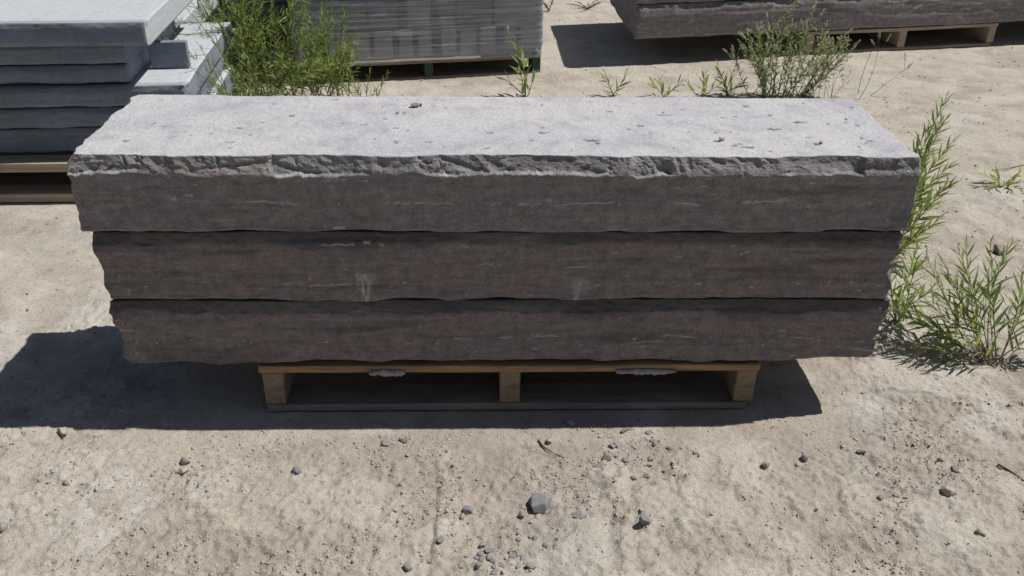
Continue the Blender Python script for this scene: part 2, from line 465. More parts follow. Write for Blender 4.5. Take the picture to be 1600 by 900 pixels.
def scoops(u, v, chips, ridge=False):
    """deepest of many shallow scoops with sharp ridges between them"""
    out = np.zeros_like(u); nxt = np.zeros_like(u)
    for cu, cv, a, b_, ang, d in chips:
        sel = np.nonzero(np.abs(u - cu) < 1.3 * max(a, b_))[0]
        if not len(sel):
            continue
        du, dv = u[sel] - cu, v[sel] - cv
        c, s = math.cos(ang), math.sin(ang)
        p, q = du * c + dv * s, -du * s + dv * c
        if int(abs(cu) * 99991) % 2:
            w = d * np.minimum(1.15 - np.abs(p) / a * 1.1, 1 - np.abs(q) / b_)
        else:
            w = d * (1 - (p / a) ** 2 - (q / b_) ** 2)
        o_ = out[sel]
        nxt[sel] = np.maximum(nxt[sel], np.minimum(o_, w))
        out[sel] = np.maximum(o_, w)
    if ridge:
        return out, np.exp(-((out - nxt) / .0007) ** 2) * (nxt > .0012)
    return np.maximum(out, 0)

def slab(name, L, D, T, seed, mat, band=0.037, inset=0.024, dx=0.003, dzz=0.0027, top_fine=True, left=None, right=None, bed_rough=0.0012, fossils=(), bands=(), streak_n=40, x0=0.0, smears=(), bottom_wave=0.004, chip_n=85, dark_top=0.0, pits=(), dust=True, front_rough=1.0, shear=0.0, end_rough=1.0, fine=False, end_lit=False, lip_s=0.0, ledge=.0055, chip_d=1.0, corner=.009):
    rnd = random.Random(seed)
    xs = np.linspace(-L / 2, L / 2, int(L / dx) + 1)
    zs = np.concatenate([np.linspace(0, T - .058, int((T - .058) / dzz) + 1)[:-1], np.linspace(T - .058, T, 34)]) if fine else np.linspace(0, T, int(T / dzz) + 1)
    if top_fine:
        ys = np.concatenate([np.linspace(0, .06, 18)[:-1], np.linspace(.06, D, int((D - .06) / .0055))])
    else:
        ys = np.concatenate([np.linspace(0, .06, 13)[:-1], np.linspace(.06, D, 10)])
    P, Q = lattice(xs, ys, zs)
    x, y, z = P[:, 0].copy(), P[:, 1].copy(), P[:, 2].copy()
    X, Y, Z = x.copy(), y.copy(), z.copy()
    fm = np.clip(1 - Y / .06, 0, 1)                      # belongs to the front
    # ---- front face
    fr = 0.0045 * fbm(X * 3.5, Z * 9, 0 * X + seed, 4, seed + 1) + 0.0025 * fbm(X * 16, Z * 60, 0 * X, 4, seed + 2, .6)
    # split along the bed: shallow ledges
    led = fbm(X * 2.1, Z * 34, 0 * X + 3, 3, seed + 3, .5)
    fr += 0.0016 * smooth(.05, .2, led) - 0.0016 * smooth(.08, .25, -led)
    fr *= front_rough
    wb = band * (1 + 0.22 * fbm(X * 5, 0 * X, 0 * X, 3, seed + 4) + 0.26 * fbm(X * 26, 0 * X, 0 * X, 4, seed + 5, .65))
    ledge_n = .02 + .98 * smooth(-.05, .12, fbm(X * 7, 0 * X, 0 * X, 2, seed + 30))
    tz = (Z - (T - wb)) / wb                              # 0 at the ledge, 1 at the arris
    inb = smooth(-0.03, 0.035, tz)
    chips = []
    for i in range(chip_n):
        cx = -L / 2 + L * (i + rnd.random()) / chip_n
        chips.append((cx, T - rnd.uniform(.0, .95 * band), rnd.choice((.012, .022, .04, .07, .12)) * rnd.uniform(.8, 1.3), rnd.uniform(.007, .03), rnd.choice((-1.1, -.8, -.5, -.2, .1)) + rnd.gauss(0, .2), rnd.uniform(.002, .0105)))
    for i in range(int(chip_n * 1.1)):
        chips.append((rnd.uniform(-L / 2, L / 2), T - rnd.uniform(.0, .95 * band), rnd.uniform(.006, .02), rnd.uniform(.004, .009), rnd.uniform(-1.5, .9), rnd.uniform(.002, .0105)))
    sc, rid = scoops(X, Z, chips, True); sc = chip_d * sc
    ins = inb * (ledge * ledge_n + inset * np.clip(tz, 0, 1) ** 1.15 * (1 + .25 * fbm(X * 7, 0 * X, 0 * X, 3, seed + 6)) + sc * (ledge_n + (1 - ledge_n) * smooth(0, .5, tz)) * (1 - .35 * np.clip(tz, 0, 1)))
    ins += inb * .0035 * fbm(X * 45 + Z * 30, Z * 70, 0 * X, 4, seed + 7, .65)
    # bottom arris nibbled
    wl = bottom_wave * (1 + fbm(X * 9, 0 * X, 0 * X, 3, seed + 8, .6) * 1.6)
    wl = np.clip(wl, 0.0006, None)
    tb = np.clip(1 - Z / np.maximum(wl * 2.2, 1e-5), 0, 1)
    ins += 0.010 * tb ** 1.5
    y = y + (ins - fr) * fm
    z = z + fm * np.clip(1 - Z / .02, 0, 1) * wl * np.clip(1 - Y / .02, 0, 1)
    # ---- ends
    for sgn, prof in ((-1, left), (1, right)):
        ex = (L / 2 - sgn * X)
        em = np.clip(1 - ex / .09, 0, 1)
        ech = []
        for i in range(46):
            ech.append((rnd.uniform(0, D), rnd.uniform(0, T), rnd.uniform(.015, .07), rnd.uniform(.012, .05), rnd.uniform(-1, 1), rnd.uniform(.004, .018)))
        for i in range(16):
            ech.append((rnd.uniform(-.01, .03), rnd.uniform(0, T), rnd.uniform(.012, .03), rnd.uniform(.010, .03), rnd.uniform(-1, 1), rnd.uniform(.004, .014)))
        e = .7 * scoops(Y, Z, ech) + .0035 * fbm(Y * 6, Z * 5, 0 * X + sgn, 4, seed + 9) + .003 * fbm(Y * 40, Z * 40, 0 * X + sgn, 3, seed + 10)
        e = e + corner * np.clip(1 - Y / .035, 0, 1) ** 1.5 * np.clip(.9 + 1.3 * fbm(Z * 14, Y * 10, 0 * X + sgn * 3, 3, seed + 40), 0, 2)
        e = e * end_rough
        if prof:
            zz = [p[0] * T for p in prof]; vv = [p[1] for p in prof]
            e = e + np.interp(Z, zz, vv)
        x = x - sgn * e * em
    # ---- back edge
    bm_ = np.clip(1 - (D - Y) / .05, 0, 1)
    y = y - bm_ * (.006 + .008 * fbm(X * 8, Z * 12, 0 * X, 4, seed + 12, .6))
    # ---- bed faces
    tm = np.clip((Z - (T - .02)) / .02, 0, 1)
    inner = smooth(0, .03, Y)
    z = z + tm * (bed_rough * fbm(X * 22, Y * 22, 0 * X, 4, seed + 13, .6) + 1.3 * bed_rough * fbm(X * 4, Y * 4, 0 * X, 3, seed + 14))
    pit = np.zeros_like(X)
    on_top = Z > T - 1e-6
    for px_, py_, a, b_ in pits:
        w = np.clip(1 - ((X - px_ + x0) / a) ** 2 - ((Y - py_) / b_) ** 2 + .7 * vnoise(X * 170, Y * 170, 0 * X, seed + 15), 0, 1) * on_top
        pit = np.maximum(pit, np.minimum(1, w * 1.8))
        z = z - .004 * np.minimum(w, .7)
    x = x + shear * Y
    # ---- marks and painted lit edges
    mark = np.zeros_like(X); isf = (Y < 1e-6)
    strk = list(fossils)
    for i in range(streak_n):
        bz = rnd.choice(bands) if (bands and rnd.random() < .6) else rnd.uniform(.08, .85)
        ln = rnd.choice((.002, .003, .004, .007)) if rnd.random() < .86 else rnd.uniform(.015, .06)
        strk.append((rnd.uniform(-L / 2, L / 2), (bz + rnd.gauss(0, .02)) * T, ln, rnd.uniform(.0016, .003), rnd.uniform(-.12, .12)))
    for cx, cz, ln, th, sl in strk:
        sel = np.abs(X - cx) < ln * 1.3
        xx, zz = X[sel] - cx, Z[sel]
        w = 1 - np.abs(zz - cz - sl * xx - .002 * vnoise(X[sel] * 90, 0 * xx, 0 * xx + cz * 50, 5)) / th
        w = np.minimum(w, (1 - np.abs(xx) / ln) * 3) + .45 * vnoise(X[sel] * 240, Z[sel] * 240, 0 * xx, 6) 
        mark[sel] = np.maximum(mark[sel], np.clip(w * 1.3, 0, 1) * .8)
    for cx, z0_, z1_, wd, st in smears:
        cxx = cx - x0
        w = np.clip(1 - np.abs(X - cxx - .003 * vnoise(Z * 40, 0 * Z, 0 * Z, 8)) / (wd * (0.5 + .9 * np.clip((Z - z0_) / (z1_ - z0_), 0, 1))), 0, 1) * smooth(z0_ - .008, z0_ + .004, Z) * (1 - smooth(z1_ - .012, z1_ + .004, Z))
        w = w * (.62 + .6 * vnoise(X * 330, Z * 28, 0 * X, 9) + .3 * vnoise(X * 120, Z * 120, 0 * X, 10))
        mark = np.maximum(mark, np.clip(w * 1.5, 0, 1) * st)
    mark *= fm > .5
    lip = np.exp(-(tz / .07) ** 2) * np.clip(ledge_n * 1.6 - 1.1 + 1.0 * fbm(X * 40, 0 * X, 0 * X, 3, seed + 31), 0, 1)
    mark = np.maximum(mark, lip * (fm > .5) * lip_s)  # pale dust on the ledge, brightened as a painted sun highlight
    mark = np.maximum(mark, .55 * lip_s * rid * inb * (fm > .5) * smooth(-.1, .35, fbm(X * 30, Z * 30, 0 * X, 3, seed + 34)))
    mark = np.maximum(mark, .6 * smooth(.0042, .0015, Z) * smooth(.0, .3, fbm(X * 8, 0 * X, 0 * X, 3, seed + 33)) * (fm > .5))  # lit lip of the bottom edge painted as a broken pale line
    fresh = inb * fm * np.maximum(ledge_n * smooth(-.02, .1, tz), smooth(-.1, .8, tz + .5 * fbm(X * 18, Z * 30, 0 * X, 3, seed + 35)))
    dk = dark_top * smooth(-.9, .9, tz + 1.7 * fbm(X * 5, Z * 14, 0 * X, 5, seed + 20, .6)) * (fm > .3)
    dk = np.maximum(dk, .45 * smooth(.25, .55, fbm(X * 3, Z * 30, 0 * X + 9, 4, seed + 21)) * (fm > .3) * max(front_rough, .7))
    dusty_lit = np.where(on_top & (Y > .004), 1.0, 0.0) if dust else np.zeros_like(X)
    if end_lit:
        dusty_lit = np.maximum(dusty_lit, (X > L / 2 - 1e-6) * (Y > 1e-6))  # right end coloured paler to carry its sunlit look
    me = mesh_np(name, np.stack([x, y, z], -1), Q, False, {'fresh': fresh * (1 - dusty_lit), 'mark': mark, 'dark': dk * .8, 'dust': dusty_lit, 'pit': pit})
    me.polygons.foreach_set('use_smooth', ~((inb[Q].min(1) > .5) & (fm[Q].min(1) > .9)) if fine else np.ones(len(Q), dtype=bool))
    o = obj(name, me, mat)
    o['kind'] = 'thing'
    return o

HP, TS = 0.1405, 0.1763
rp = random.Random(5)
pits1 = [(.20, .12, .022, .007), (.49, .12, .010, .006), (.33, .22, .010, .007), (.71, .10, .008, .006), (-.5, .28, .009, .005), (.64, .20, .022, .006), (.72, .25, .02, .007), (.55, .08, .016, .006), (.4, .3, .018, .005), (-.25, .31, .006, .012), (.10, .17, .012, .004), (-.6, .1, .012, .004), (-.32, .22, .01, .004)]
for i in range(75):
    pits1.append((rp.uniform(-.88, .9), rp.uniform(.05, .42), rp.choice((.003, .004, .006, .009)), rp.uniform(.003, .006)))
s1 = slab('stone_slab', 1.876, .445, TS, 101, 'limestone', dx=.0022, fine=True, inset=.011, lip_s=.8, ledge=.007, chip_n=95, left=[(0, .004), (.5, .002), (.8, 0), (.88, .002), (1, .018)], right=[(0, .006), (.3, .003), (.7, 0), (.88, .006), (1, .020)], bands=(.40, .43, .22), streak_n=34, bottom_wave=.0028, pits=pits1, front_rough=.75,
          fossils=[(-.14, .073, .035, .0022, 0), (-.21, .073, .05, .002, .02), (.06, .071, .026, .0025, .05), (.14, .071, .028, .0024, .08), (-.02, .072, .02, .002, 0), (.41, .072, .03, .0022, -.1), (.55, .078, .02, .002, .05), (-.36, .012, .016, .006, 0), (-.71, .082, .006, .006, 0), (-.675, .092, .008, .005, 0), (.62, .085, .012, .002, .1)])
s1.location = (-.011, 0, HP + 2 * TS)
tag(s1, 'topmost rough limestone step slab with pale sunlit top and chiselled front edge', 'stone slab', 'limestone step slabs stacked on the pallet')
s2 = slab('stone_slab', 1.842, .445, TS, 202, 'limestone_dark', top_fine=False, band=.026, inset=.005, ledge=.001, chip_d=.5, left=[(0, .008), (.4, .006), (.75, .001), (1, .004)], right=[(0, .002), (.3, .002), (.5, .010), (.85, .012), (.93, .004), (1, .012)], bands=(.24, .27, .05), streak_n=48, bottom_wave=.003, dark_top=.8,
          smears=[(-.32, .004, .078, .021, 1.0), (.17, .004, .065, .03, .5)], fossils=[(-.31, .154, .008, .004, -.2), (-.28, .152, .008, .002, -.6), (.45, .045, .008, .004, .3), (.55, .125, .012, .003, .7), (-.09, .145, .01, .002, -.3)], dust=False)
s2.location = (-.003, .005, HP + TS - .0008)
tag(s2, 'middle limestone slab of the three with a pale scraped smear on its brown front', 'stone slab', 'limestone step slabs stacked on the pallet')
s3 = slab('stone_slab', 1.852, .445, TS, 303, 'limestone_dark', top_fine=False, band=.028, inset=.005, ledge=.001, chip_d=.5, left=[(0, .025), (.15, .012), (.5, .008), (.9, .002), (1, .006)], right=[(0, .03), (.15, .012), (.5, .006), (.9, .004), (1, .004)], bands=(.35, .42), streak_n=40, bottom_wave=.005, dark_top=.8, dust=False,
          fossils=[(-.1, .075, .03, .002, 0), (.1, .08, .03, .0022, 0), (.0, .078, .02, .002, 0)])
s3.location = (.0, .004, HP - .0015)
tag(s3, 'lowest brown limestone slab lying on the wooden pallet, with ragged bottom edge', 'stone slab', 'limestone step slabs stacked on the pallet')

# ------------------------------------------------------------------ pallets
def board_mesh(name, lx, ly, lz, seed, wob=.0015, cuts=10):
    """box from (0,0,0) to (lx,ly,lz) with slightly worn, uneven faces"""
    r = random.Random(seed)
    bm = bmesh.new()
    bmesh.ops.create_cube(bm, size=1.0)
    for v in bm.verts:
        v.co = Vector(((v.co.x + .5) * lx, (v.co.y + .5) * ly, (v.co.z + .5) * lz))
    bmesh.ops.bevel(bm, geom=bm.edges[:], offset=min(.0025, .15 * min(lx, ly, lz)), segments=1, affect='EDGES')
    ax = 0 if lx >= ly else 1
    L = lx if ax == 0 else ly
    for k in range(1, cuts):
        pt = [0, 0, 0]; pt[ax] = L * k / cuts; nn = [0, 0, 0]; nn[ax] = 1
        bmesh.ops.bisect_plane(bm, geom=bm.verts[:] + bm.edges[:] + bm.faces[:], plane_co=pt, plane_no=nn)
    ph = r.uniform(0, 6)
    for v in bm.verts:
        t = v.co[ax] / L
        v.co.z += wob * (math.sin(t * 5 + ph) + .5 * math.sin(t * 13 + ph * 2)) * .6
        v.co += Vector((r.gauss(0, wob * .2), r.gauss(0, wob * .2), r.gauss(0, wob * .2)))
    me = bpy.data.meshes.new(name); bm.to_mesh(me); bm.free()
    return me

def pallet(loc, rz, W, D, label, deck, block, low, seed, height=.1385, boards=4, strw=.042, bt=.02, group=None, blocks=None):
    root = empty('wooden_pallet', loc, rz)
    tag(root, label, 'pallet', group)
    r = random.Random(seed)
    bw = .09
    for i in range(boards):
        y0 = i * (D - bw) / (boards - 1)
        b_ = obj('deck_board', board_mesh('deck_board', W, bw, bt, seed + i), deck, root)
        b_.location = (-W / 2 + r.uniform(-.004, .004), y0, height - bt)
    for i in range(3):
        b_ = obj('bottom_board', board_mesh('bottom_board', W - .025, bw, bt, seed + 20 + i), low, root)
        b_.location = (-W / 2 + .006, i * (D - bw) / 2 + .004, 0.001)
    for k, xx in enumerate((-W / 2 + .004, -strw / 2 - .005, W / 2 - strw - .004)):
        s = obj('stringer', board_mesh('stringer', strw, D - .008, height - 2 * bt - .004, seed + 40 + k, .0008), block, root)
        s.location = (xx, .006, bt + .002)
    return root
pallet((.018, -.001, 0), 0.0, 1.222, .48, 'pine pallet carrying the three stacked limestone slabs', 'pine_board', 'pine_block', 'old_board', 400, strw=.05)

def ragged(name, loc, w, h, seed, label):
    r = random.Random(seed)
    n = 26
    vs, fs = [], []
    for i in range(n + 1):
        t = i / n
        x = (t - .5) * w
        env = (.35 + .65 * math.sin(math.pi * t) ** .5) * r.uniform(.7, 1.1)
        top = h * (.35 + .25 * r.random()) * env
        bot = -h * (.25 + .55 * r.random()) * env
        out = .002 + .004 * r.random()
        vs += [(x, -.0015, top), (x, -.004 - out, .1 * h), (x, -.003 - out * .6, bot), (x, .0, bot + .001)]
        if i:
            a, b_ = 4 * (i - 1), 4 * i
            fs += [(a, b_, b_ + 1, a + 1), (a + 1, b_ + 1, b_ + 2, a + 2), (a + 2, b_ + 2, b_ + 3, a + 3)]
    o = obj(name, mesh_np(name, vs, fs, False), 'scrap')
    o.location = loc
    tag(o, label, 'scrap')
ragged('torn_scrap', (-.285, -.0035, .1225), .088, .016, 1, 'ragged pale scrap under the front pallet board left of its middle block')
ragged('torn_scrap', (.345, -.0035, .1225), .150, .013, 2, 'long ragged pale scrap under the front pallet board right of its middle block')

# ------------------------------------------------------------------ left stack of thin bluestone slabs
LR = math.radians(4.5)
def thin_slab(loc, rz, L, D, T, seed, label, group, mat='bluestone', end=None, rough=1.0, dust=True, sawn=False):
    o = slab('stone_slab', L, D, T, seed, mat, band=.014, inset=.004, ledge=.001, chip_d=.5, dx=.012, dzz=.006, top_fine=False, chip_n=30, streak_n=0, bottom_wave=.0045, dark_top=.5, front_rough=.9 * rough + .25, end_rough=rough, right=end, dust=dust, bed_rough=.001, end_lit=sawn)
    o.location = loc; o.rotation_euler = (0, 0, rz)
    return tag(o, label, 'stone slab', group)
LG = 'bluestone slabs stacked at the left'
lx, ly = -1.83, 1.30
pallet((-2.05, 1.262, 0), math.radians(2), 1.9, 1.0, 'weathered pallet under the bluestone stack at the left edge', 'pale_board', 'old_board', 'pale_board', 450, height=.155, bt=.034, strw=.05)
thin_slab((-2.02, 1.335, .157), LR, 1.84, 1.0, .094, 501, 'lowest bluestone slab in the left stack, resting on the pallet', LG, rough=.6)
thin_slab((-2.05, 1.325, .253), LR, 1.86, 1.0, .075, 502, 'bluestone slab second from the bottom of the left stack', LG, rough=.9)
thin_slab((-2.06, 1.32, .330), LR, 1.90, 1.0, .077, 503, 'bluestone slab in the left stack whose top right corner forms a sunlit ledge', LG, rough=.6)
thin_slab((-2.23, 1.325, .409), LR, 1.84, .8, .069, 504, 'bluestone slab third from the top of the left stack, set back on the ledge', LG, rough=.35)
thin_slab((-2.225, 1.325, .480), LR, 1.84, .8, .074, 505, 'bluestone slab directly under the overhanging top slab at the left', LG, rough=.35)
thin_slab((-2.13, 1.27, .556), LR, 1.86, .95, .084, 506, 'topmost bluestone slab at the left, overhanging with a bright sawn end', LG, rough=.12, sawn=True)
# upright offcut on the ledge and the stack behind
o = obj('stone_offcut', board_mesh('stone_offcut', .14, .03, .10, 507, .001), 'bluestone')
o.location = (-1.30, 1.60, .409); o.rotation_euler = (0, 0, LR)
tag(o, 'small bluestone offcut standing upright on the ledge of the left stack', 'stone offcut')
BG = 'bluestone slabs in the stack behind the willow bush'
pallet((-1.95, 2.42, 0), math.radians(3), 1.2, .9, 'pale wooden pallet half hidden behind the leafy bush', 'pale_board', 'pale_board', 'pale_board', 470, height=.15)
thin_slab((-2.30, 2.42, .152), LR, 1.6, .8, .085, 508, 'lower bluestone slab set back on the pallet behind the leafy bush', BG, rough=.5)
thin_slab((-2.30, 2.36, .238), LR, 1.6, .8, .07, 509, 'middle bluestone slab on the pallet behind the leafy bush', BG, rough=.5)
thin_slab((-2.19, 2.22, .310), LR, 1.6, .95, .10, 510, 'thick upper bluestone slab with lit end above the leafy bush', BG, rough=.3, sawn=True)

CG = 'bluestone slabs in the far stack between the left stack and the wrapped load'
pallet((-1.85, 3.45, 0), math.radians(4), 1.3, .9, 'wooden pallet deep in the shade behind the leafy bush', 'old_board', 'old_board', 'old_board', 490, height=.15)
for k, w_ in enumerate(('lowest', 'second', 'third', 'top')):
    thin_slab((-1.92 + .03 * (k % 2), 3.42 - .02 * k, .152 + .115 * k), LR, 1.7, .95, .112, 520 + k, '%s bluestone slab of the shaded far stack behind the leafy bush' % w_, CG, rough=.4)

# ------------------------------------------------------------------ right background stack
RR = math.radians(12.0)
RG = 'long limestone slabs in the stack at the upper right'
rc, rs_ = math.cos(RR), math.sin(RR)
def rpt(u, v):
    return (.80 + u * rc - v * rs_, 3.17 + u * rs_ + v * rc)
RL = 3.5
for k, (z0, tt, sd, lab) in enumerate(((.142, .188, 601, 'lowest long limestone slab on the pallet at the upper right'), (.331, .18, 602, 'second long limestone slab of the stack at the upper right'), (.512, .18, 603, 'top long limestone slab of the stack at the upper right'))):
    px_, py_ = rpt(RL / 2 + (.0, -.02, .015)[k], (.0, .01, .005)[k])
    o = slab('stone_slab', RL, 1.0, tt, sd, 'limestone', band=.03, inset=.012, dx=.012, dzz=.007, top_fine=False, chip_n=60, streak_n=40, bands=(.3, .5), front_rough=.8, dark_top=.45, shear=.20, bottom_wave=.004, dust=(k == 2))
    o.location = (px_, py_, z0); o.rotation_euler = (0, 0, RR)
    tag(o, lab, 'stone slab', RG)
px_, py_ = rpt(1.72, .005)
pallet((px_, py_, 0), RR, 1.30, .95, 'pine pallet under the long slabs at the upper right', 'pale_board', 'pale_board', 'old_board', 480, height=.141, strw=.05)

# ------------------------------------------------------------------ wrapped load on a green pallet
WR = math.radians(11.5)
WC = (-.30, 2.915)                                         # middle of its front edge, on the ground
wr = empty('wooden_pallet', (WC[0], WC[1], -.012), WR)
tag(wr, 'green blocked pallet under the film wrapped load', 'pallet')
for i in range(5):
    b_ = obj('deck_board', board_mesh('deck_board', 1.285, .11, .018, 700 + i), 'old_board', wr); b_.location = (-.70, i * .215, .09)
for i in range(3):
    b_ = obj('bottom_board', board_mesh('bottom_board', 1.285, .10, .018, 710 + i), 'old_board', wr); b_.location = (-.70, i * .43, .001)
for i, xx in enumerate((-.698, -.05, .54)):
    for j in range(3):
        b_ = obj('block', board_mesh('block', .044, .10, .068, 720 + i * 3 + j, .0006, 3), 'green_block', wr); b_.location = (xx, .003 + j * .428, .0205)

def block_mesh(name, lx, ly, lz, seed):
    r = random.Random(seed)
    bm = bmesh.new()
    bmesh.ops.create_cube(bm, size=1.0)
    for v in bm.verts:
        v.co = Vector((v.co.x * lx, (v.co.y + .5) * ly, (v.co.z + .5) * lz))
    bmesh.ops.subdivide_edges(bm, edges=bm.edges[:], cuts=4, use_grid_fill=True)
    from mathutils import noise as mn
    for v in bm.verts:
        n = mn.noise_vector(v.co * 14 + Vector((seed, 0, 0)))
        e = sum(1 for c, h in ((abs(v.co.x), lx / 2), (abs(v.co.y - ly / 2), ly / 2), (abs(v.co.z - lz / 2), lz / 2)) if c > h - 1e-5)
        v.co += n * .003
        if e >= 2:
            cdir = Vector((-v.co.x, 0, lz / 2 - v.co.z)); v.co += cdir.normalized() * r.uniform(.001, .005)
    for f in bm.faces:
        f.smooth = False
    me = bpy.data.meshes.new(name); bm.to_mesh(me); bm.free()
    return me
def wrapped_row(gaps, z0, z1, seed, mats, words):
    r = random.Random(seed)
    for i in range(len(gaps) - 1):
        a, ga = gaps[i]; b2, gb = gaps[i + 1]
        l, rgt = a + ga * .75, b2 - gb * .75
        o = obj('paving_block', block_mesh('paving_block', rgt - l, .95, z1 - z0 - r.uniform(0, .008), seed + i), mats[i % len(mats)])
        u = (l + rgt) / 2; v = .035 + r.uniform(0, .02)
        o.location = (WC[0] + u * math.cos(WR) - v * math.sin(WR), WC[1] + u * math.sin(WR) + v * math.cos(WR), z0)
        o.rotation_euler = (0, 0, WR)
        tag(o, words[i], 'paving block', 'stone blocks inside the film wrap')
g1_ = [(-.69, .0), (-.56, .01), (-.44, .01), (-.315, .012), (-.19, .024), (-.085, .018), (.025, .034), (.14, .016), (.25, .012), (.365, .032), (.465, .012), (.565, 0)]
nth = ['first', 'second', 'third', 'fourth', 'fifth', 'sixth', 'seventh', 'eighth', 'ninth', 'tenth', 'eleventh']
wrapped_row(g1_, .100, .245, 800, ['paver_stone'], ['grey stone block inside the film wrap, %s from the left in the lowest row' % nth[i] for i in range(11)])
g2_ = [(-.69, 0), (-.33, .006), (-.15, .030), (.02, .026), (.13, .006), (.33, .006), (.565, 0)]
wrapped_row(g2_, .248, .40, 830, ['paver_dark', 'paver_dark', 'paver_stone'], ['stone block inside the film wrap, %s from the left in the second row' % nth[i] for i in range(6)])
g3_ = [(-.69, 0), (-.28, .012), (.02, .014), (.30, .012), (.565, 0)]
wrapped_row(g3_, .403, .62, 860, ['paver_dark'], ['large stone block at the top of the film wrap, %s from the left' % nth[i] for i in range(4)])

def film():
    r = random.Random(9)
    W, D, z0, z1, rad = 1.305, 1.03, .092, .66, .022
    prof = []
    for (cx, cy, a0) in ((W / 2 - rad, rad, -90), (W / 2 - rad, D - rad, 0), (-W / 2 + rad, D - rad, 90), (-W / 2 + rad, rad, 180)):
        for k in range(5):
            a = math.radians(a0 + 22.5 * k)
            prof.append((cx + rad * math.cos(a), cy + rad * math.sin(a)))
    dense = []
    for i in range(len(prof)):
        a = prof[i]; b2 = prof[(i + 1) % len(prof)]
        n = max(1, int(math.hypot(b2[0] - a[0], b2[1] - a[1]) / .025))
        for k in range(n):
            dense.append((a[0] + (b2[0] - a[0]) * k / n, a[1] + (b2[1] - a[1]) * k / n))
    A = np.array(dense); n = len(A)
    Zs = np.linspace(z0, z1, 40)
    vs = []
    for k, zz in enumerate(Zs):
        d = .006 * fbm(A[:, 0] * 9, A[:, 1] * 9, np.full(n, zz * 26), 3, 44)
        c = A - np.array([0, D / 2]); ln = np.linalg.norm(c, axis=1, keepdims=True)
        q = A + c / ln * d[:, None]
        lift = .010 * vnoise(A[:, 0] * 3, A[:, 1] * 3, 0 * A[:, 0], 45) if k == 0 else 0
        vs.append(np.stack([q[:, 0], q[:, 1], np.full(n, zz) + lift], -1))
    vs = np.concatenate(vs)
    fs = []
    for k in range(len(Zs) - 1):
        for i in range(n):
            j = (i + 1) % n
            fs.append((k * n + i, k * n + j, (k + 1) * n + j, (k + 1) * n + i))
    o = obj('stretch_film', mesh_np('stretch_film', vs, fs, True), 'stretch_film')
    o.location = (WC[0] - .06 * math.cos(WR), WC[1] - .06 * math.sin(WR) - .01, 0); o.rotation_euler = (0, 0, WR)
    tag(o, 'clear stretch film wrapped round the stone blocks on the green pallet', 'plastic film')
film()

# ------------------------------------------------------------------ plants
def leaf_verts(length, width, fold, curl):
    """lance shaped blade along +x, two rows folded on the midrib"""
    ts = (0, .18, .42, .7, 1)
    ws = (.12, .8, 1.0, .62, .0)
    vs, fs = [], []
    for t, w in zip(ts, ws):
        z = -curl * t * t * length
        vs += [(t * length, w * width / 2, z + fold * w * width / 2), (t * length, 0, z), (t * length, -w * width / 2, z + fold * w * width / 2)]
    for i in range(len(ts) - 1):
        a, b_ = 3 * i, 3 * (i + 1)
        fs += [(a, a + 1, b_ + 1, b_), (a + 1, a + 2, b_ + 2, b_ + 1)]
    return np.array(vs), np.array(fs)
LEAF_BASE = [leaf_verts(1, 1, .05, c) for c in (.0, .18, .35, -.08)]
def stem_path(a, b_, bow, r, n=10):
    a, b_ = Vector(a), Vector(b_)
    L = (b_ - a).length
    side = Vector((r.gauss(0, 1), r.gauss(0, 1), 0)) * .06 * L
    ctrl = (a + b_) / 2 + Vector((0, 0, bow * L)) + side
    return [(a * (1 - t) ** 2 + ctrl * 2 * t * (1 - t) + b_ * t * t) for t in (i / n for i in range(n + 1))]
def tube(path, r0, r1, sides=5):
    vs, fs = [], []
    for i, p in enumerate(path):
        d = (path[min(i + 1, len(path) - 1)] - path[max(i - 1, 0)]).normalized()
        s = d.orthogonal().normalized(); q = d.cross(s)
        rr = r0 + (r1 - r0) * i / (len(path) - 1)
        for k in range(sides):
            a = 2 * math.pi * k / sides
            vs.append(p + (s * math.cos(a) + q * math.sin(a)) * rr)
        if i:
            for k in range(sides):
                k2 = (k + 1) % sides
                fs.append(((i - 1) * sides + k, (i - 1) * sides + k2, i * sides + k2, i * sides + k))
    return [tuple(v) for v in vs], fs
def leaf_frames(path, n, lmin, lmax, wr_, r, t0=.15, droop=.25, spread=55):
    """transform for every leaf along a stem: alternate, pointing up along the stem"""
    out = []
    ang = r.uniform(0, 6.28)
    for i in range(n):
        t = t0 + (1 - t0) * (i + r.uniform(-.3, .3)) / max(1, n - 1)
        t = min(max(t, 0), 1)
        f = t * (len(path) - 1); k = min(int(f), len(path) - 2)
        p = path[k].lerp(path[k + 1], f - k)
        d = (path[k + 1] - path[k]).normalized()
        s = d.orthogonal().normalized(); q = d.cross(s)
        ang += 2.4 + r.uniform(-.4, .4)
        sp = math.radians(spread * (1 - .55 * t) + r.uniform(-12, 12))
        od = s * math.cos(ang) + q * math.sin(ang)
        ld = (d * math.cos(sp) + od * math.sin(sp))
        ld.z -= droop * r.random() * (1 - .6 * t)
        ld.normalize()
        ln = r.uniform(lmin, lmax) * (1 - .55 * max(0, t - .6) / .4) * (.75 + .25 * min(1, t / .3))
        zup = (od.cross(ld)).cross(ld)
        zup = Vector((0, 0, 1)) - ld * ld.z
        if zup.length < .05:
            zup = od
        zup.normalize()
        zup = (Matrix.Rotation(r.gauss(0, .5), 3, ld) @ zup)
        yv = zup.cross(ld).normalized()
        m = Matrix((ld * ln, yv * ln * wr_, zup * ln)).transposed().to_4x4()
        m.translation = p
        out.append(m)
    return out
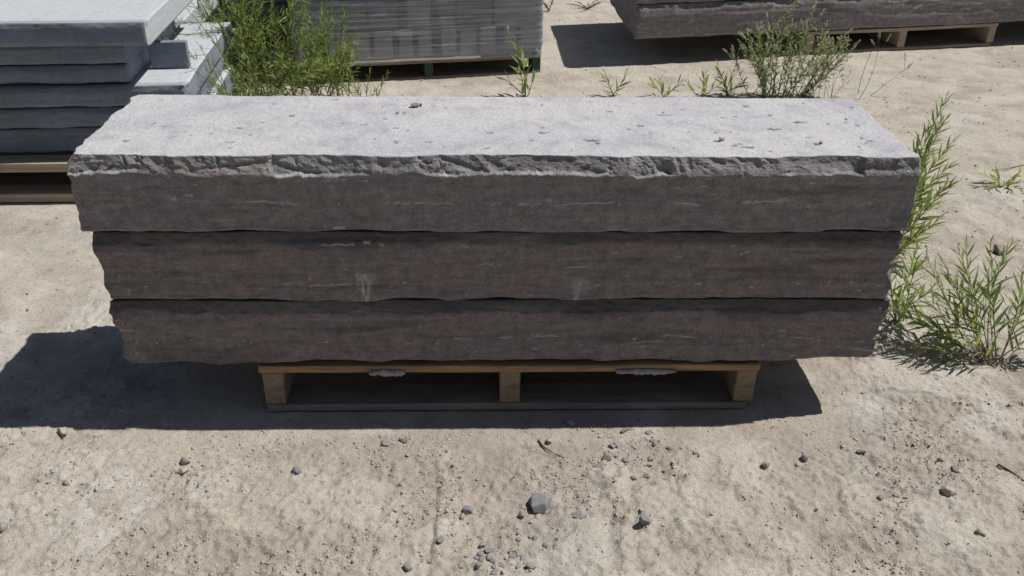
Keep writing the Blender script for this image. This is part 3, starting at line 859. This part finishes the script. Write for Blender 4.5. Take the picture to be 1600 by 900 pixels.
def foliage_mesh(name, frames, r):
    V, F, A = [], [], []
    off = 0
    for m in frames:
        bv, bf = LEAF_BASE[r.randrange(4)]
        mm = np.array(m)
        V.append(bv @ mm[:3, :3].T + mm[:3, 3]); F.append(bf + off); off += len(bv)
        A.append(np.full(len(bv), r.random()))
    return mesh_np(name, np.concatenate(V), np.concatenate(F), True, {'lv': np.concatenate(A)})
SHARED_LEAF = {}
def shared_leaf(mat, k, q):
    if (mat, k, q) not in SHARED_LEAF:
        bv, bf = LEAF_BASE[k]
        me = mesh_np('leaf', bv, bf, True, {'lv': np.full(len(bv), (q + .5) / 5)})
        me.materials.append(MATS[mat])
        SHARED_LEAF[(mat, k, q)] = me
    return SHARED_LEAF[(mat, k, q)]
def plant(name, base, stems, label, cat, seed, mat='willow_leaf', stem_mat='green_stem', lmin=.03, lmax=.055, wr_=.11, dens=90, r0=.0022, bow=.06, single=False, side=0, side_len=.4, group=None, spread=50, droop=.25, t0=.15, stemparts=True):
    """stems: list of (root offset, tip offset) relative to base"""
    r = random.Random(seed)
    root = empty(name, base)
    tag(root, label, cat, group)
    frames = []
    for s in stems:
        a, b_ = s[0], s[1]
        path = stem_path(a, b_, bow * r.uniform(.3, 1.4), r)
        L = sum((path[i + 1] - path[i]).length for i in range(len(path) - 1))
        tv, tf = tube(path, r0 * r.uniform(.8, 1.2), r0 * .35)
        frames += leaf_frames(path, max(4, int(L * dens)), lmin, lmax, wr_, r, t0=t0, spread=spread, droop=droop)
        for k in range(side):
            t = r.uniform(.2, .8); f = t * (len(path) - 1); i = int(f)
            p = path[i].lerp(path[i + 1], f - i)
            d = (path[i + 1] - path[i]).normalized()
            w = (d + Vector((r.gauss(0, .5), r.gauss(0, .5), r.gauss(0, .25)))).normalized()
            sl = L * side_len * r.uniform(.5, 1.1) * (1 - .4 * t)
            sp = stem_path(p, p + w * sl, .05, r, 6)
            v2, f2 = tube(sp, r0 * .55, r0 * .25, 4)
            o_ = len(tv); tv += v2; tf += [tuple(q + o_ for q in ff) for ff in f2]
            frames += leaf_frames(sp, max(3, int(sl * dens)), lmin * .75, lmax * .8, wr_, r, t0=.1, spread=spread, droop=droop)
        obj('stem', mesh_np('stem', tv, tf, True), stem_mat, root)
    if single:
        for m in frames:
            l = obj('leaf', shared_leaf(mat, r.randrange(4), r.randrange(5)), None, root)
            l.matrix_basis = m
    else:
        fo = obj('foliage', foliage_mesh('foliage', frames, r), mat, root)
        fo['kind'] = 'stuff'
    return root

rb = random.Random(31)
# the leafy bush behind the slabs
def fan(n, cx, cy, spx, spy, hx, hy, hmin, hmax, r):
    out = []
    for i in range(n):
        a = (r.gauss(0, spx), r.gauss(0, spy), 0)
        u = -1 + 2 * (i + r.random()) / n
        b_ = (cx + u * hx + r.gauss(0, .04), cy + r.uniform(-hy, hy), r.uniform(hmin, hmax) * (1 - .28 * abs(u)))
        out.append((a, b_))
    return out
plant('leafy_bush', (-1.12, 2.36, -.005), fan(46, -.04, -.05, .15, .09, .46, .22, .26, .80, rb), 'dense green narrow leaved bush behind the left half of the slabs', 'bush', 32, dens=72, lmin=.045, lmax=.085, wr_=.115, r0=.003, side=4, side_len=.42)
plant('leafy_bush', (-.80, 2.44, -.005), fan(26, .0, 0, .07, .05, .20, .12, .22, .60, rb), 'lighter green bush shoot against the film wrapped load', 'bush', 33, dens=85, lmin=.035, lmax=.07, wr_=.11, r0=.0025, side=3, side_len=.42)
plant('leafy_bush', (-.99, 1.86, -.005), [((0, 0, 0), (-.30, -.12, .50)), ((0, .02, 0), (-.25, -.2, .57)), ((.02, 0, 0), (-.2, -.08, .60)), ((.01, .01, 0), (-.12, -.25, .50)), ((0, 0, 0), (-.05, -.2, .56)), ((.03, 0, 0), (.02, -.15, .50)), ((0, .02, 0), (-.28, -.2, .44)), ((.03, .02, 0), (.08, -.1, .45)), ((0, .04, 0), (-.16, .05, .52)), ((.02, 0, 0), (-.08, -.3, .40)), ((.02, .02, 0), (-.02, -.26, .36)), ((.03, .02, 0), (.05, -.22, .38)), ((.02, 0, 0), (-.16, -.3, .44)), ((.04, .03, 0), (.12, -.05, .40))], 'loose straggling green shoots beside the sunlit ledge of the left stack', 'bush', 34, dens=50, lmin=.035, lmax=.07, wr_=.10, r0=.003, side=2, mat='grey_leaf')
plant('weed', (-.62, 2.42, -.005), [((0, 0, 0), (-.06, -.05, .22)), ((.01, 0, 0), (.05, -.02, .20)), ((0, 0, 0), (.10, .0, .13)), ((0, 0, 0), (-.1, .0, .14)), ((-.04, 0, 0), (-.02, .03, .12)), ((.04, .03, 0), (.12, .04, .16))], 'small green weed at the right foot of the leafy bush', 'weed', 35, dens=90, lmin=.03, lmax=.055, wr_=.13)
# weed in front of the wrapped load
plant('weed', (.17, 2.60, -.005), [((0, 0, 0), (-.09, .02, .33)), ((0, .01, 0), (-.05, -.02, .24)), ((.01, 0, 0), (.04, .0, .12)), ((0, 0, 0), (-.12, .0, .10))], 'yellowish green weed at the right corner of the film wrapped load', 'weed', 36, dens=42, lmin=.06, lmax=.10, wr_=.2, single=True, r0=.003)
# low weeds along the back edge
for i, (bx_, by_, h_, n_, lab) in enumerate(((.62, 2.6, .15, 3, 'lone small weed between the wrapped load and the pepper weed'), (.88, 2.6, .11, 5, 'low weed tuft left of the arching grass blades'), (1.05, 2.58, .12, 5, 'arching weed with broad blades left of the pepper weed'), (1.20, 2.62, .15, 5, 'thin greyish weed directly left of the pepper weed'))):
    rr = random.Random(60 + i)
    plant('weed', (bx_, by_, -.005), [((rr.gauss(0, .01), rr.gauss(0, .01), 0), (rr.uniform(-.11, .11), rr.uniform(-.05, .05), h_ * rr.uniform(.6, 1.05))) for k in range(n_)], lab, 'weed', 70 + i, dens=52, lmin=.05, lmax=.085, wr_=.19, single=True, mat=('willow_leaf', 'willow_leaf', 'willow_leaf', 'grey_leaf')[i])

# pepper weed with pale seed heads
def pepper(base, tips, label, seed, branch=5, stem_mat='green_stem', leafy=True, heads=1.0, rad=.0022):
    r = random.Random(seed)
    root = empty('pepper_weed', base)
    tag(root, label, 'weed')
    frames = []; hv, hf = [], []
    def head(p, d, ln):
        n = int(ln * 900)
        for k in range(n):
            t = k / n
            a = r.uniform(0, 6.28); s = d.orthogonal().normalized(); q = d.cross(s)
            c = p + d * ln * t + (s * math.cos(a) + q * math.sin(a)) * (.0052 * (1 - .6 * t))
            R = .0024 * r.uniform(.7, 1.25)
            o_ = len(hv)
            hv.extend([tuple(c + Vector(v) * R) for v in ((1, 0, 0), (-1, 0, 0), (0, 1, 0), (0, -1, 0), (0, 0, .8), (0, 0, -.8))])
            hf.extend([(o_, o_ + 2, o_ + 4), (o_ + 2, o_ + 1, o_ + 4), (o_ + 1, o_ + 3, o_ + 4), (o_ + 3, o_, o_ + 4), (o_ + 2, o_, o_ + 5), (o_ + 1, o_ + 2, o_ + 5), (o_ + 3, o_ + 1, o_ + 5), (o_, o_ + 3, o_ + 5)])
    for tip in tips:
        path = stem_path((tip[0] * .45 + r.gauss(0, .03), r.gauss(0, .04), 0), tip, .04, r)
        L = (path[-1] - path[0]).length
        tv, tf = tube(path, rad, rad * .4)
        head(path[-1], (path[-1] - path[-2]).normalized(), r.uniform(.025, .04) * heads)
        if leafy:
            frames += leaf_frames(path, int(L * 75), .035, .055, .17, r, t0=.03)
        for k in range(branch):
            t = r.uniform(.45, .93); f = t * (len(path) - 1); i = int(f)
            p = path[i].lerp(path[i + 1], f - i)
            w = Vector((r.gauss(0, .7), r.gauss(0, .5), r.uniform(.4, 1.1))).normalized()
            sl = L * r.uniform(.10, .30)
            sp = stem_path(p, p + w * sl, -.03, r, 5)
            v2, f2 = tube(sp, rad * .5, rad * .3, 4)
            o_ = len(tv); tv += v2; tf += [tuple(q + o_ for q in ff) for ff in f2]
            head(sp[-2], (sp[-1] - sp[-2]).normalized(), r.uniform(.022, .042) * heads)
            if leafy:
                frames += leaf_frames(sp, max(3, int(sl * 75)), .018, .034, .17, r, t0=.05)
        obj('stem', mesh_np('stem', tv, tf, True), stem_mat, root)
    h = obj('seed_heads', mesh_np('seed_heads', hv, hf), 'seed_head', root); h['kind'] = 'stuff'
    if frames:
        fo = obj('foliage', foliage_mesh('foliage', frames, r), 'cress_leaf', root); fo['kind'] = 'stuff'
rq = random.Random(8)
tips = [(-.02, .0, .50), (-.10, .02, .40), (.07, .0, .45), (-.18, .0, .30), (.14, .02, .36), (.22, .0, .28), (-.14, -.06, .34), (.02, -.08, .40), (.10, -.08, .33), (-.06, .08, .42), (.17, .08, .26), (-.22, .0, .24), (.26, .02, .24)]
tips += [(rq.uniform(-.2, .24), rq.uniform(-.1, .1), rq.uniform(.16, .36)) for k in range(22)]
pepper((1.47, 2.60, -.005), [(a * 1.25, b * 1.2, c) for a, b, c in tips], 'bushy pepper weed with pale seed heads behind the right half of the slabs', 81)
pepper((1.76, 2.62, -.005), [(.24, .0, .46), (.17, .02, .30), (.34, .0, .16)], 'tall thin bare weed stalks right of the pepper weed', 82, branch=2, leafy=False, stem_mat='brown_stem', rad=.0016)
pepper((1.66, 2.58, -.005), [(-.06, 0, .17), (.0, .0, .18), (.05, .0, .16), (.1, .0, .19), (.02, .03, .14), (.14, .02, .13), (-.02, -.03, .12)], 'low sparse weed stubble at the foot of the tall bare stalks', 83, branch=3, leafy=False, stem_mat='brown_stem', heads=.6, rad=.0013)

# weeds at the right of the slabs
plant('weed', (1.32, .92, -.004), [((0, 0, 0), (.15, .10, .50)), ((.02, .02, 0), (.22, .10, .36)), ((.0, .02, 0), (.10, .08, .40)), ((.03, .0, 0), (.25, .06, .22)), ((-.04, -.05, 0), (.02, .0, .30)), ((-.03, -.06, 0), (.05, -.06, .24)), ((.05, .05, 0), (.17, .0, .30)), ((-.05, -.1, 0), (-.03, -.1, .20)), ((.0, 0, 0), (.12, .04, .44)), ((.0, 0, 0), (.18, .12, .42)), ((-.03, -.05, 0), (.06, -.02, .34)), ((.0, -.05, 0), (.14, -.06, .26)), ((-.02, -.12, 0), (.03, -.20, .16)), ((.0, -.1, 0), (.10, -.15, .18))], 'upright narrow leaved weed rising behind the right end of the slabs', 'weed', 91, dens=95, lmin=.055, lmax=.095, wr_=.14, single=True, r0=.0022, stem_mat='brown_stem')
plant('weed', (1.345, .19, -.004), [((0, 0, 0), (-.24, .16, .10)), ((-.01, .01, 0), (-.16, .10, .25)), ((0, .01, 0), (-.12, .12, .30)), ((.01, 0, 0), (-.05, .10, .33)), ((.01, 0, 0), (.06, .10, .25)), ((.02, 0, 0), (.15, .05, .12)), ((.01, .02, 0), (.0, .16, .22)), ((-.01, .02, 0), (-.22, .22, .18)), ((-.02, 0, 0), (-.21, .02, .06)), ((0, -.01, 0), (-.13, -.02, .12)), ((.02, .01, 0), (.14, .14, .26)), ((0, 0, 0), (-.10, .22, .22)), ((-.02, .02, 0), (-.26, .10, .16)), ((0, .01, 0), (.20, .02, .18)), ((-.02, .02, 0), (-.18, .16, .26)), ((-.02, .02, 0), (-.08, .16, .30)), ((0, 0, 0), (-.20, .06, .20)), ((0, .02, 0), (.05, .16, .30)), ((0, .02, 0), (-.26, .18, .09))], 'spreading narrow leaved weed on the dirt right of the lowest slab', 'weed', 92, dens=70, lmin=.05, lmax=.085, wr_=.125, single=True, r0=.0018, stem_mat='brown_stem', mat='grey_leaf', side=1, side_len=.45, t0=.25)
plant('weed', (1.17, .42, -.004), [((0, 0, 0), (-.05, .02, .18)), ((0, .02, 0), (.03, .05, .22)), ((0, .0, 0), (-.04, -.10, .10)), ((0, 0, 0), (.06, -.06, .15)), ((0, 0, 0), (-.10, .05, .11)), ((.02, 0, 0), (.0, -.02, .22)), ((.0, .0, 0), (-.08, -.04, .14))], 'bright green weed pressed against the right end of the lower slabs', 'weed', 93, dens=85, lmin=.05, lmax=.085, wr_=.14, single=True)
plant('weed', (2.02, 1.45, -.003), [((0, 0, 0), (-.08, .0, .05)), ((0, 0, 0), (.08, .03, .05)), ((0, 0, 0), (.02, -.06, .04)), ((0, 0, 0), (-.02, .05, .07)), ((0, 0, 0), (.09, -.03, .04)), ((0, 0, 0), (-.06, -.05, .04))], 'small rosette weed alone on the bare dirt at the far right', 'weed', 94, dens=70, lmin=.04, lmax=.075, wr_=.22, single=True, r0=.0014)
def dead_weed(base, seed, label, n, sp, h):
    r = random.Random(seed)
    root = empty('dead_weed', base); tag(root, label, 'weed')
    for k in range(n):
        tip = Vector((r.uniform(-sp, sp), r.uniform(-sp, sp), r.uniform(.3, 1) * h))
        path = stem_path((0, 0, 0), tip, .1, r, 6)
        tv, tf = tube(path, .004, .0018, 5)
        for j in range(3):
            p = path[r.randrange(2, 6)]
            w = Vector((r.gauss(0, 1), r.gauss(0, 1), r.uniform(.2, 1))).normalized() * h * .3
            v2, f2 = tube([p, p + w * .5, p + w], .0025, .001, 4)
            o_ = len(tv); tv += v2; tf += [tuple(q + o_ for q in ff) for ff in f2]
        obj('stem', mesh_np('stem', tv, tf, True), 'dead_stem', root)
dead_weed((.42, 4.55, 0), 3, 'dark dead weed stub beside the film wrapped load', 5, .06, .10)
dead_weed((.70, 4.62, 0), 4, 'dry flattened weed left of the long slabs at the upper right', 9, .16, .05)

# ------------------------------------------------------------------ stones on the dirt
_ico = None
def ico(sub):
    bm = bmesh.new(); bmesh.ops.create_icosphere(bm, subdivisions=sub, radius=1.0)
    v = np.array([q.co[:] for q in bm.verts]); f = np.array([[q.index for q in p.verts] for p in bm.faces]); bm.free()
    return v, f
I1, I2 = ico(1), ico(2)
def hull(seed, n, jit=.25):
    """angular fragment: hull of scattered points"""
    r = np.random.default_rng(seed)
    p = r.normal(size=(n, 3)); p /= np.linalg.norm(p, axis=1, keepdims=True)
    p *= r.uniform(1 - jit, 1, (n, 1))
    bm = bmesh.new()
    for q in p:
        bm.verts.new(q)
    res = bmesh.ops.convex_hull(bm, input=bm.verts[:])
    dead = [v for v in bm.verts if not v.link_faces]
    bmesh.ops.delete(bm, geom=dead, context='VERTS')
    bm.verts.index_update()
    v = np.array([q.co[:] for q in bm.verts]); f = np.array([[q.index for q in t.verts] for t in bm.faces])
    bm.free()
    return v, f
def rock_mesh(name, sx, sy, sz, seed, n=22):
    v, f = hull(seed, n, .14)
    v = v / np.abs(v).max(0) * np.array([sx, sy, sz])
    v[:, 2] -= v[:, 2].min()
    bm = bmesh.new()
    vs = [bm.verts.new(q) for q in v]
    for t in f:
        bm.faces.new([vs[k] for k in t])
    bmesh.ops.dissolve_limit(bm, angle_limit=.22, verts=bm.verts[:], edges=bm.edges[:])
    bmesh.ops.bevel(bm, geom=bm.edges[:], offset=.06 * min(sx, sy, sz), segments=1, affect='EDGES')
    me = bpy.data.meshes.new(name); bm.to_mesh(me); bm.free()
    return me
def rock(x, y, sx, sy, sz, seed, mat, label, group=None, rz=None, sink=.42, z=None, name='rock', tilt=0):
    o = obj(name, rock_mesh(name, sx, sy, sz, seed), mat)
    zz = (gz(x, y) if z is None else z) - sz * 2 * sink * .5
    o.location = (x, y, zz); o.rotation_euler = (tilt, 0, seed if rz is None else rz)
    return tag(o, label, 'rock', group)
rock(.068, -.325, .031, .026, .021, 8, 'rock_grey', 'large angular grey rock on the dirt in front of the pallet', rz=.4, sink=.1, tilt=.3)
rock(.152, -.366, .018, .011, .007, 12, 'rock_lilac', 'flat lilac chip right of the large angular rock', rz=-.4)
rock(.288, -.397, .014, .013, .012, 13, 'rock_grey', 'rounded grey stone right of the flat lilac chip')
rock(.030, -.362, .010, .009, .009, 14, 'rock_lilac', 'small chip at the lower left of the large angular rock')
rock(.161, -.050, .012, .009, .011, 15, 'rock_grey', 'small grey stone at the edge of the shadow before the pallet')
rock(-.735, -.185, .013, .011, .010, 16, 'rock_dark', 'dark brown stone on the dirt at the lower left')
rock(-.730, -.215, .014, .012, .006, 17, 'rock_tan', 'pale clod just below the dark stone at the lower left')
rock(-.973, -.262, .009, .006, .006, 18, 'rock_dark', 'small dark pebble far left in the foreground')
rock(-1.057, -.388, .014, .012, .010, 19, 'rock_lilac', 'stone cut off by the left edge of the picture')
rock(-.143, -.44, .012, .008, .006, 20, 'rock_dark', 'dark flat stone left of the grey chip pile')
rock(-.205, -.463 - .05, .013, .008, .007, 21, 'rock_dark', 'dark stone at the bottom edge left of the middle')
rock(-.088, -.345, .012, .010, .012, 22, 'rock_grey', 'pointed grey stone above the grey chip pile')
rock(-.100, -.360, .009, .008, .007, 23, 'rock_lilac', 'chip touching the pointed grey stone')
rock(.703, -.184, .010, .009, .009, 24, 'rock_dark', 'dark clod right of the middle below the shadow corner')
rock(.842, -.170, .013, .007, .006, 25, 'rock_dark', 'flat dark chip on the dirt right of the shadow corner')
rock(1.019, -.202, .010, .008, .007, 26, 'rock_tan', 'tan pebble at the right of the foreground')
rock(1.033, -.240, .011, .008, .007, 27, 'rock_dark', 'brown pebble near the right edge below the spreading weed')
rock(.979, -.320, .018, .013, .012, 28, 'rock_tan', 'lumpy clod in the gravelly patch at the lower right')
rock(.824, -.329, .011, .008, .007, 29, 'rock_dark', 'dark pebble left of the lumpy clod at the lower right')
rock(.991, -.445, .013, .008, .006, 30, 'rock_tan', 'flat tan stone near the bottom right corner')
rock(.235, -.188, .013, .010, .010, 31, 'rock_dark', 'dark stone at the left of the spall patch')
rock(.292, -.080, .014, .007, .006, 32, 'rock_dark', 'flat grey chip just below the shadow in the middle')
rock(.357, -.125, .012, .008, .005, 33, 'rock_grey', 'grey chip on top of the spall patch')
rock(.104, -.117, .009, .008, .008, 34, 'rock_tan', 'tan pebble above the dark twig')
rock(.601, -.216, .013, .009, .009, 35, 'rock_tan', 'tan pebble right of the spall patch')
rock(1.707, .866, .028, .022, .018, 36, 'rock_dark', 'dark stone lying between the two weeds at the right')
rock(-1.053, -.078, .016, .011, .010, 37, 'rock_tan', 'pale pebble at the shadow edge far left')
rock(-.284, -.117, .014, .011, .006, 38, 'rock_lilac', 'lilac chip pressed into the dirt below the left half of the pallet')
rock(-.245, -.108, .013, .005, .005, 39, 'rock_dark', 'narrow dark sliver right of the lilac chip', rz=-.5)
rock(-.476, -.216, .014, .010, .006, 40, 'rock_grey', 'grey chip on the pale dirt at lower left of the middle')
rk = random.Random(77)
for i in range(34):
    x_ = -.05 + rk.gauss(0, .06); y_ = -.475 + rk.gauss(0, .045)
    s_ = rk.uniform(.004, .012)
    rock(x_, y_, s_, s_ * rk.uniform(.55, .9), s_ * rk.uniform(.3, .5), 200 + i, rk.choice(('rock_grey', 'rock_grey', 'rock_lilac')), 'grey chip in the small pile at the bottom middle', 'grey stone chips piled at the bottom middle', name='stone_chip', sink=.55)
for i in range(30):
    x_ = .335 + rk.gauss(0, .07); y_ = -.165 + rk.gauss(0, .05)
    s_ = rk.uniform(.005, .011)
    rock(x_, y_, s_, s_ * rk.uniform(.5, .9), s_ * rk.uniform(.3, .55), 240 + i, rk.choice(('rock_grey', 'rock_lilac', 'rock_tan')), 'small chip in the spall patch below the right half of the pallet', 'stone chips in the spall patch', name='stone_chip', sink=.55)
# crumbs on the top slab
ZT = HP + 3 * TS
rock(-.22, .352, .012, .009, .006, 300, 'rock_dark', 'dark crumb lying on the pale slab top near its back edge', z=ZT, sink=.05, rz=0)
rock(-.205, .36, .005, .004, .004, 301, 'rock_dark', 'tiny crumb beside the dark crumb on the slab top', z=ZT, sink=.05)
rock(.49, .122, .008, .006, .004, 302, 'rock_dark', 'dark crumb on the right half of the slab top', z=ZT - .002, sink=.05)
rock(.71, .10, .007, .005, .005, 303, 'rock_dark', 'dark crumb on the slab top near its right front corner', z=ZT - .002, sink=.05)

# loose pebbles, too many to count
HULLS = [hull(900 + k, 9, .35) for k in range(40)]
def pebbles():
    r = np.random.default_rng(4)
    V, F, A = [], [], []
    off = 0
    def scatter(n, x0, x1, y0, y1, smin, smax, keep):
        nonlocal off
        X = r.uniform(x0, x1, n); Y = r.uniform(y0, y1, n)
        g, _, _ = ground_fields(X[None], Y[None]); g = g[0]
        cl = smooth(.0, .35, fbm(X[None] * 7, Y[None] * 8, 0 * X[None], 3, 123)[0])
        ok = r.random(n) < keep + (1 - keep) * np.minimum(1, 1.2 * g ** 1.6 * (.15 + cl) + .35 * cl ** 2)
        blocked = (X > -.64) & (X < .66) & (Y > -.02) & (Y < .5)
        blocked |= (X < -1.0) & (Y > 1.26) & (Y < 3.3)
        ok &= ~blocked
        X, Y = X[ok], Y[ok]
        Z = ground_h(X[None], Y[None])[0]
        S = smin + (smax - smin) * r.random(len(X)) ** 3.0
        for i in range(len(X)):
            bv, bf = HULLS[i % 40]
            v = bv * np.array([1, r.uniform(.55, 1), r.uniform(.4, .75)]) * S[i]
            a = r.uniform(0, 6.28); c, s = math.cos(a), math.sin(a)
            v = np.stack([v[:, 0] * c - v[:, 1] * s, v[:, 0] * s + v[:, 1] * c, v[:, 2]], -1) + np.array([X[i], Y[i], Z[i] - S[i] * r.uniform(-.05, .25)])
            V.append(v); F.append(bf + off); off += len(v)
            A.append(np.full(len(v), r.random()))
    scatter(60000, -1.2, 1.35, -.62, .05, .0009, .0072, .05)
    scatter(9000, .62, 2.3, .0, 1.3, .0012, .009, .10)
    scatter(7000, -2.2, -.6, .0, 1.25, .0012, .009, .10)
    scatter(22000, -.9, 4.0, 2.5, 5.0, .002, .013, .14)
    scatter(10000, .9, 2.6, 1.2, 2.6, .0015, .011, .14)
    me = mesh_np('pebbles', np.concatenate(V), np.concatenate(F), False, {'pv': np.concatenate(A)})
    o = obj('loose_pebbles', me, 'pebble')
    o['kind'] = 'stuff'
    o['label'] = 'loose tan and grey pebbles strewn over the dirt'; o['category'] = 'pebbles'
pebbles()

# twigs
def twig(name, pts, r0, r1, mat, label):
    path = [Vector((x, y, gz(x, y) + h)) for x, y, h in pts]
    tv, tf = tube(path, r0, r1, 6)
    tag(obj(name, mesh_np(name, tv, tf, True), mat), label, 'twig')
twig('twig', [(.078, -.112, .003), (.090, -.135, .004), (.105, -.152, .005), (.118, -.163, .004), (.136, -.176, .003)], .0022, .001, 'twig', 'thin dark twig on the dirt below the middle of the pallet')
twig('twig', [(1.15, -.215, .003), (1.163, -.24, .004), (1.178, -.275, .003)], .003, .002, 'twig', 'short dark twig at the right edge of the foreground')
twig('straw', [(2.06, 1.60, .006), (2.14, 1.625, .008), (2.25, 1.675, .006)], .004, .003, 'straw', 'pale straw stalk on the dirt behind the small rosette weed')
twig('straw', [(1.62, 3.36, .004), (1.75, 3.40, .005)], .004, .003, 'straw', 'pale straw bit in front of the pallet at the upper right')
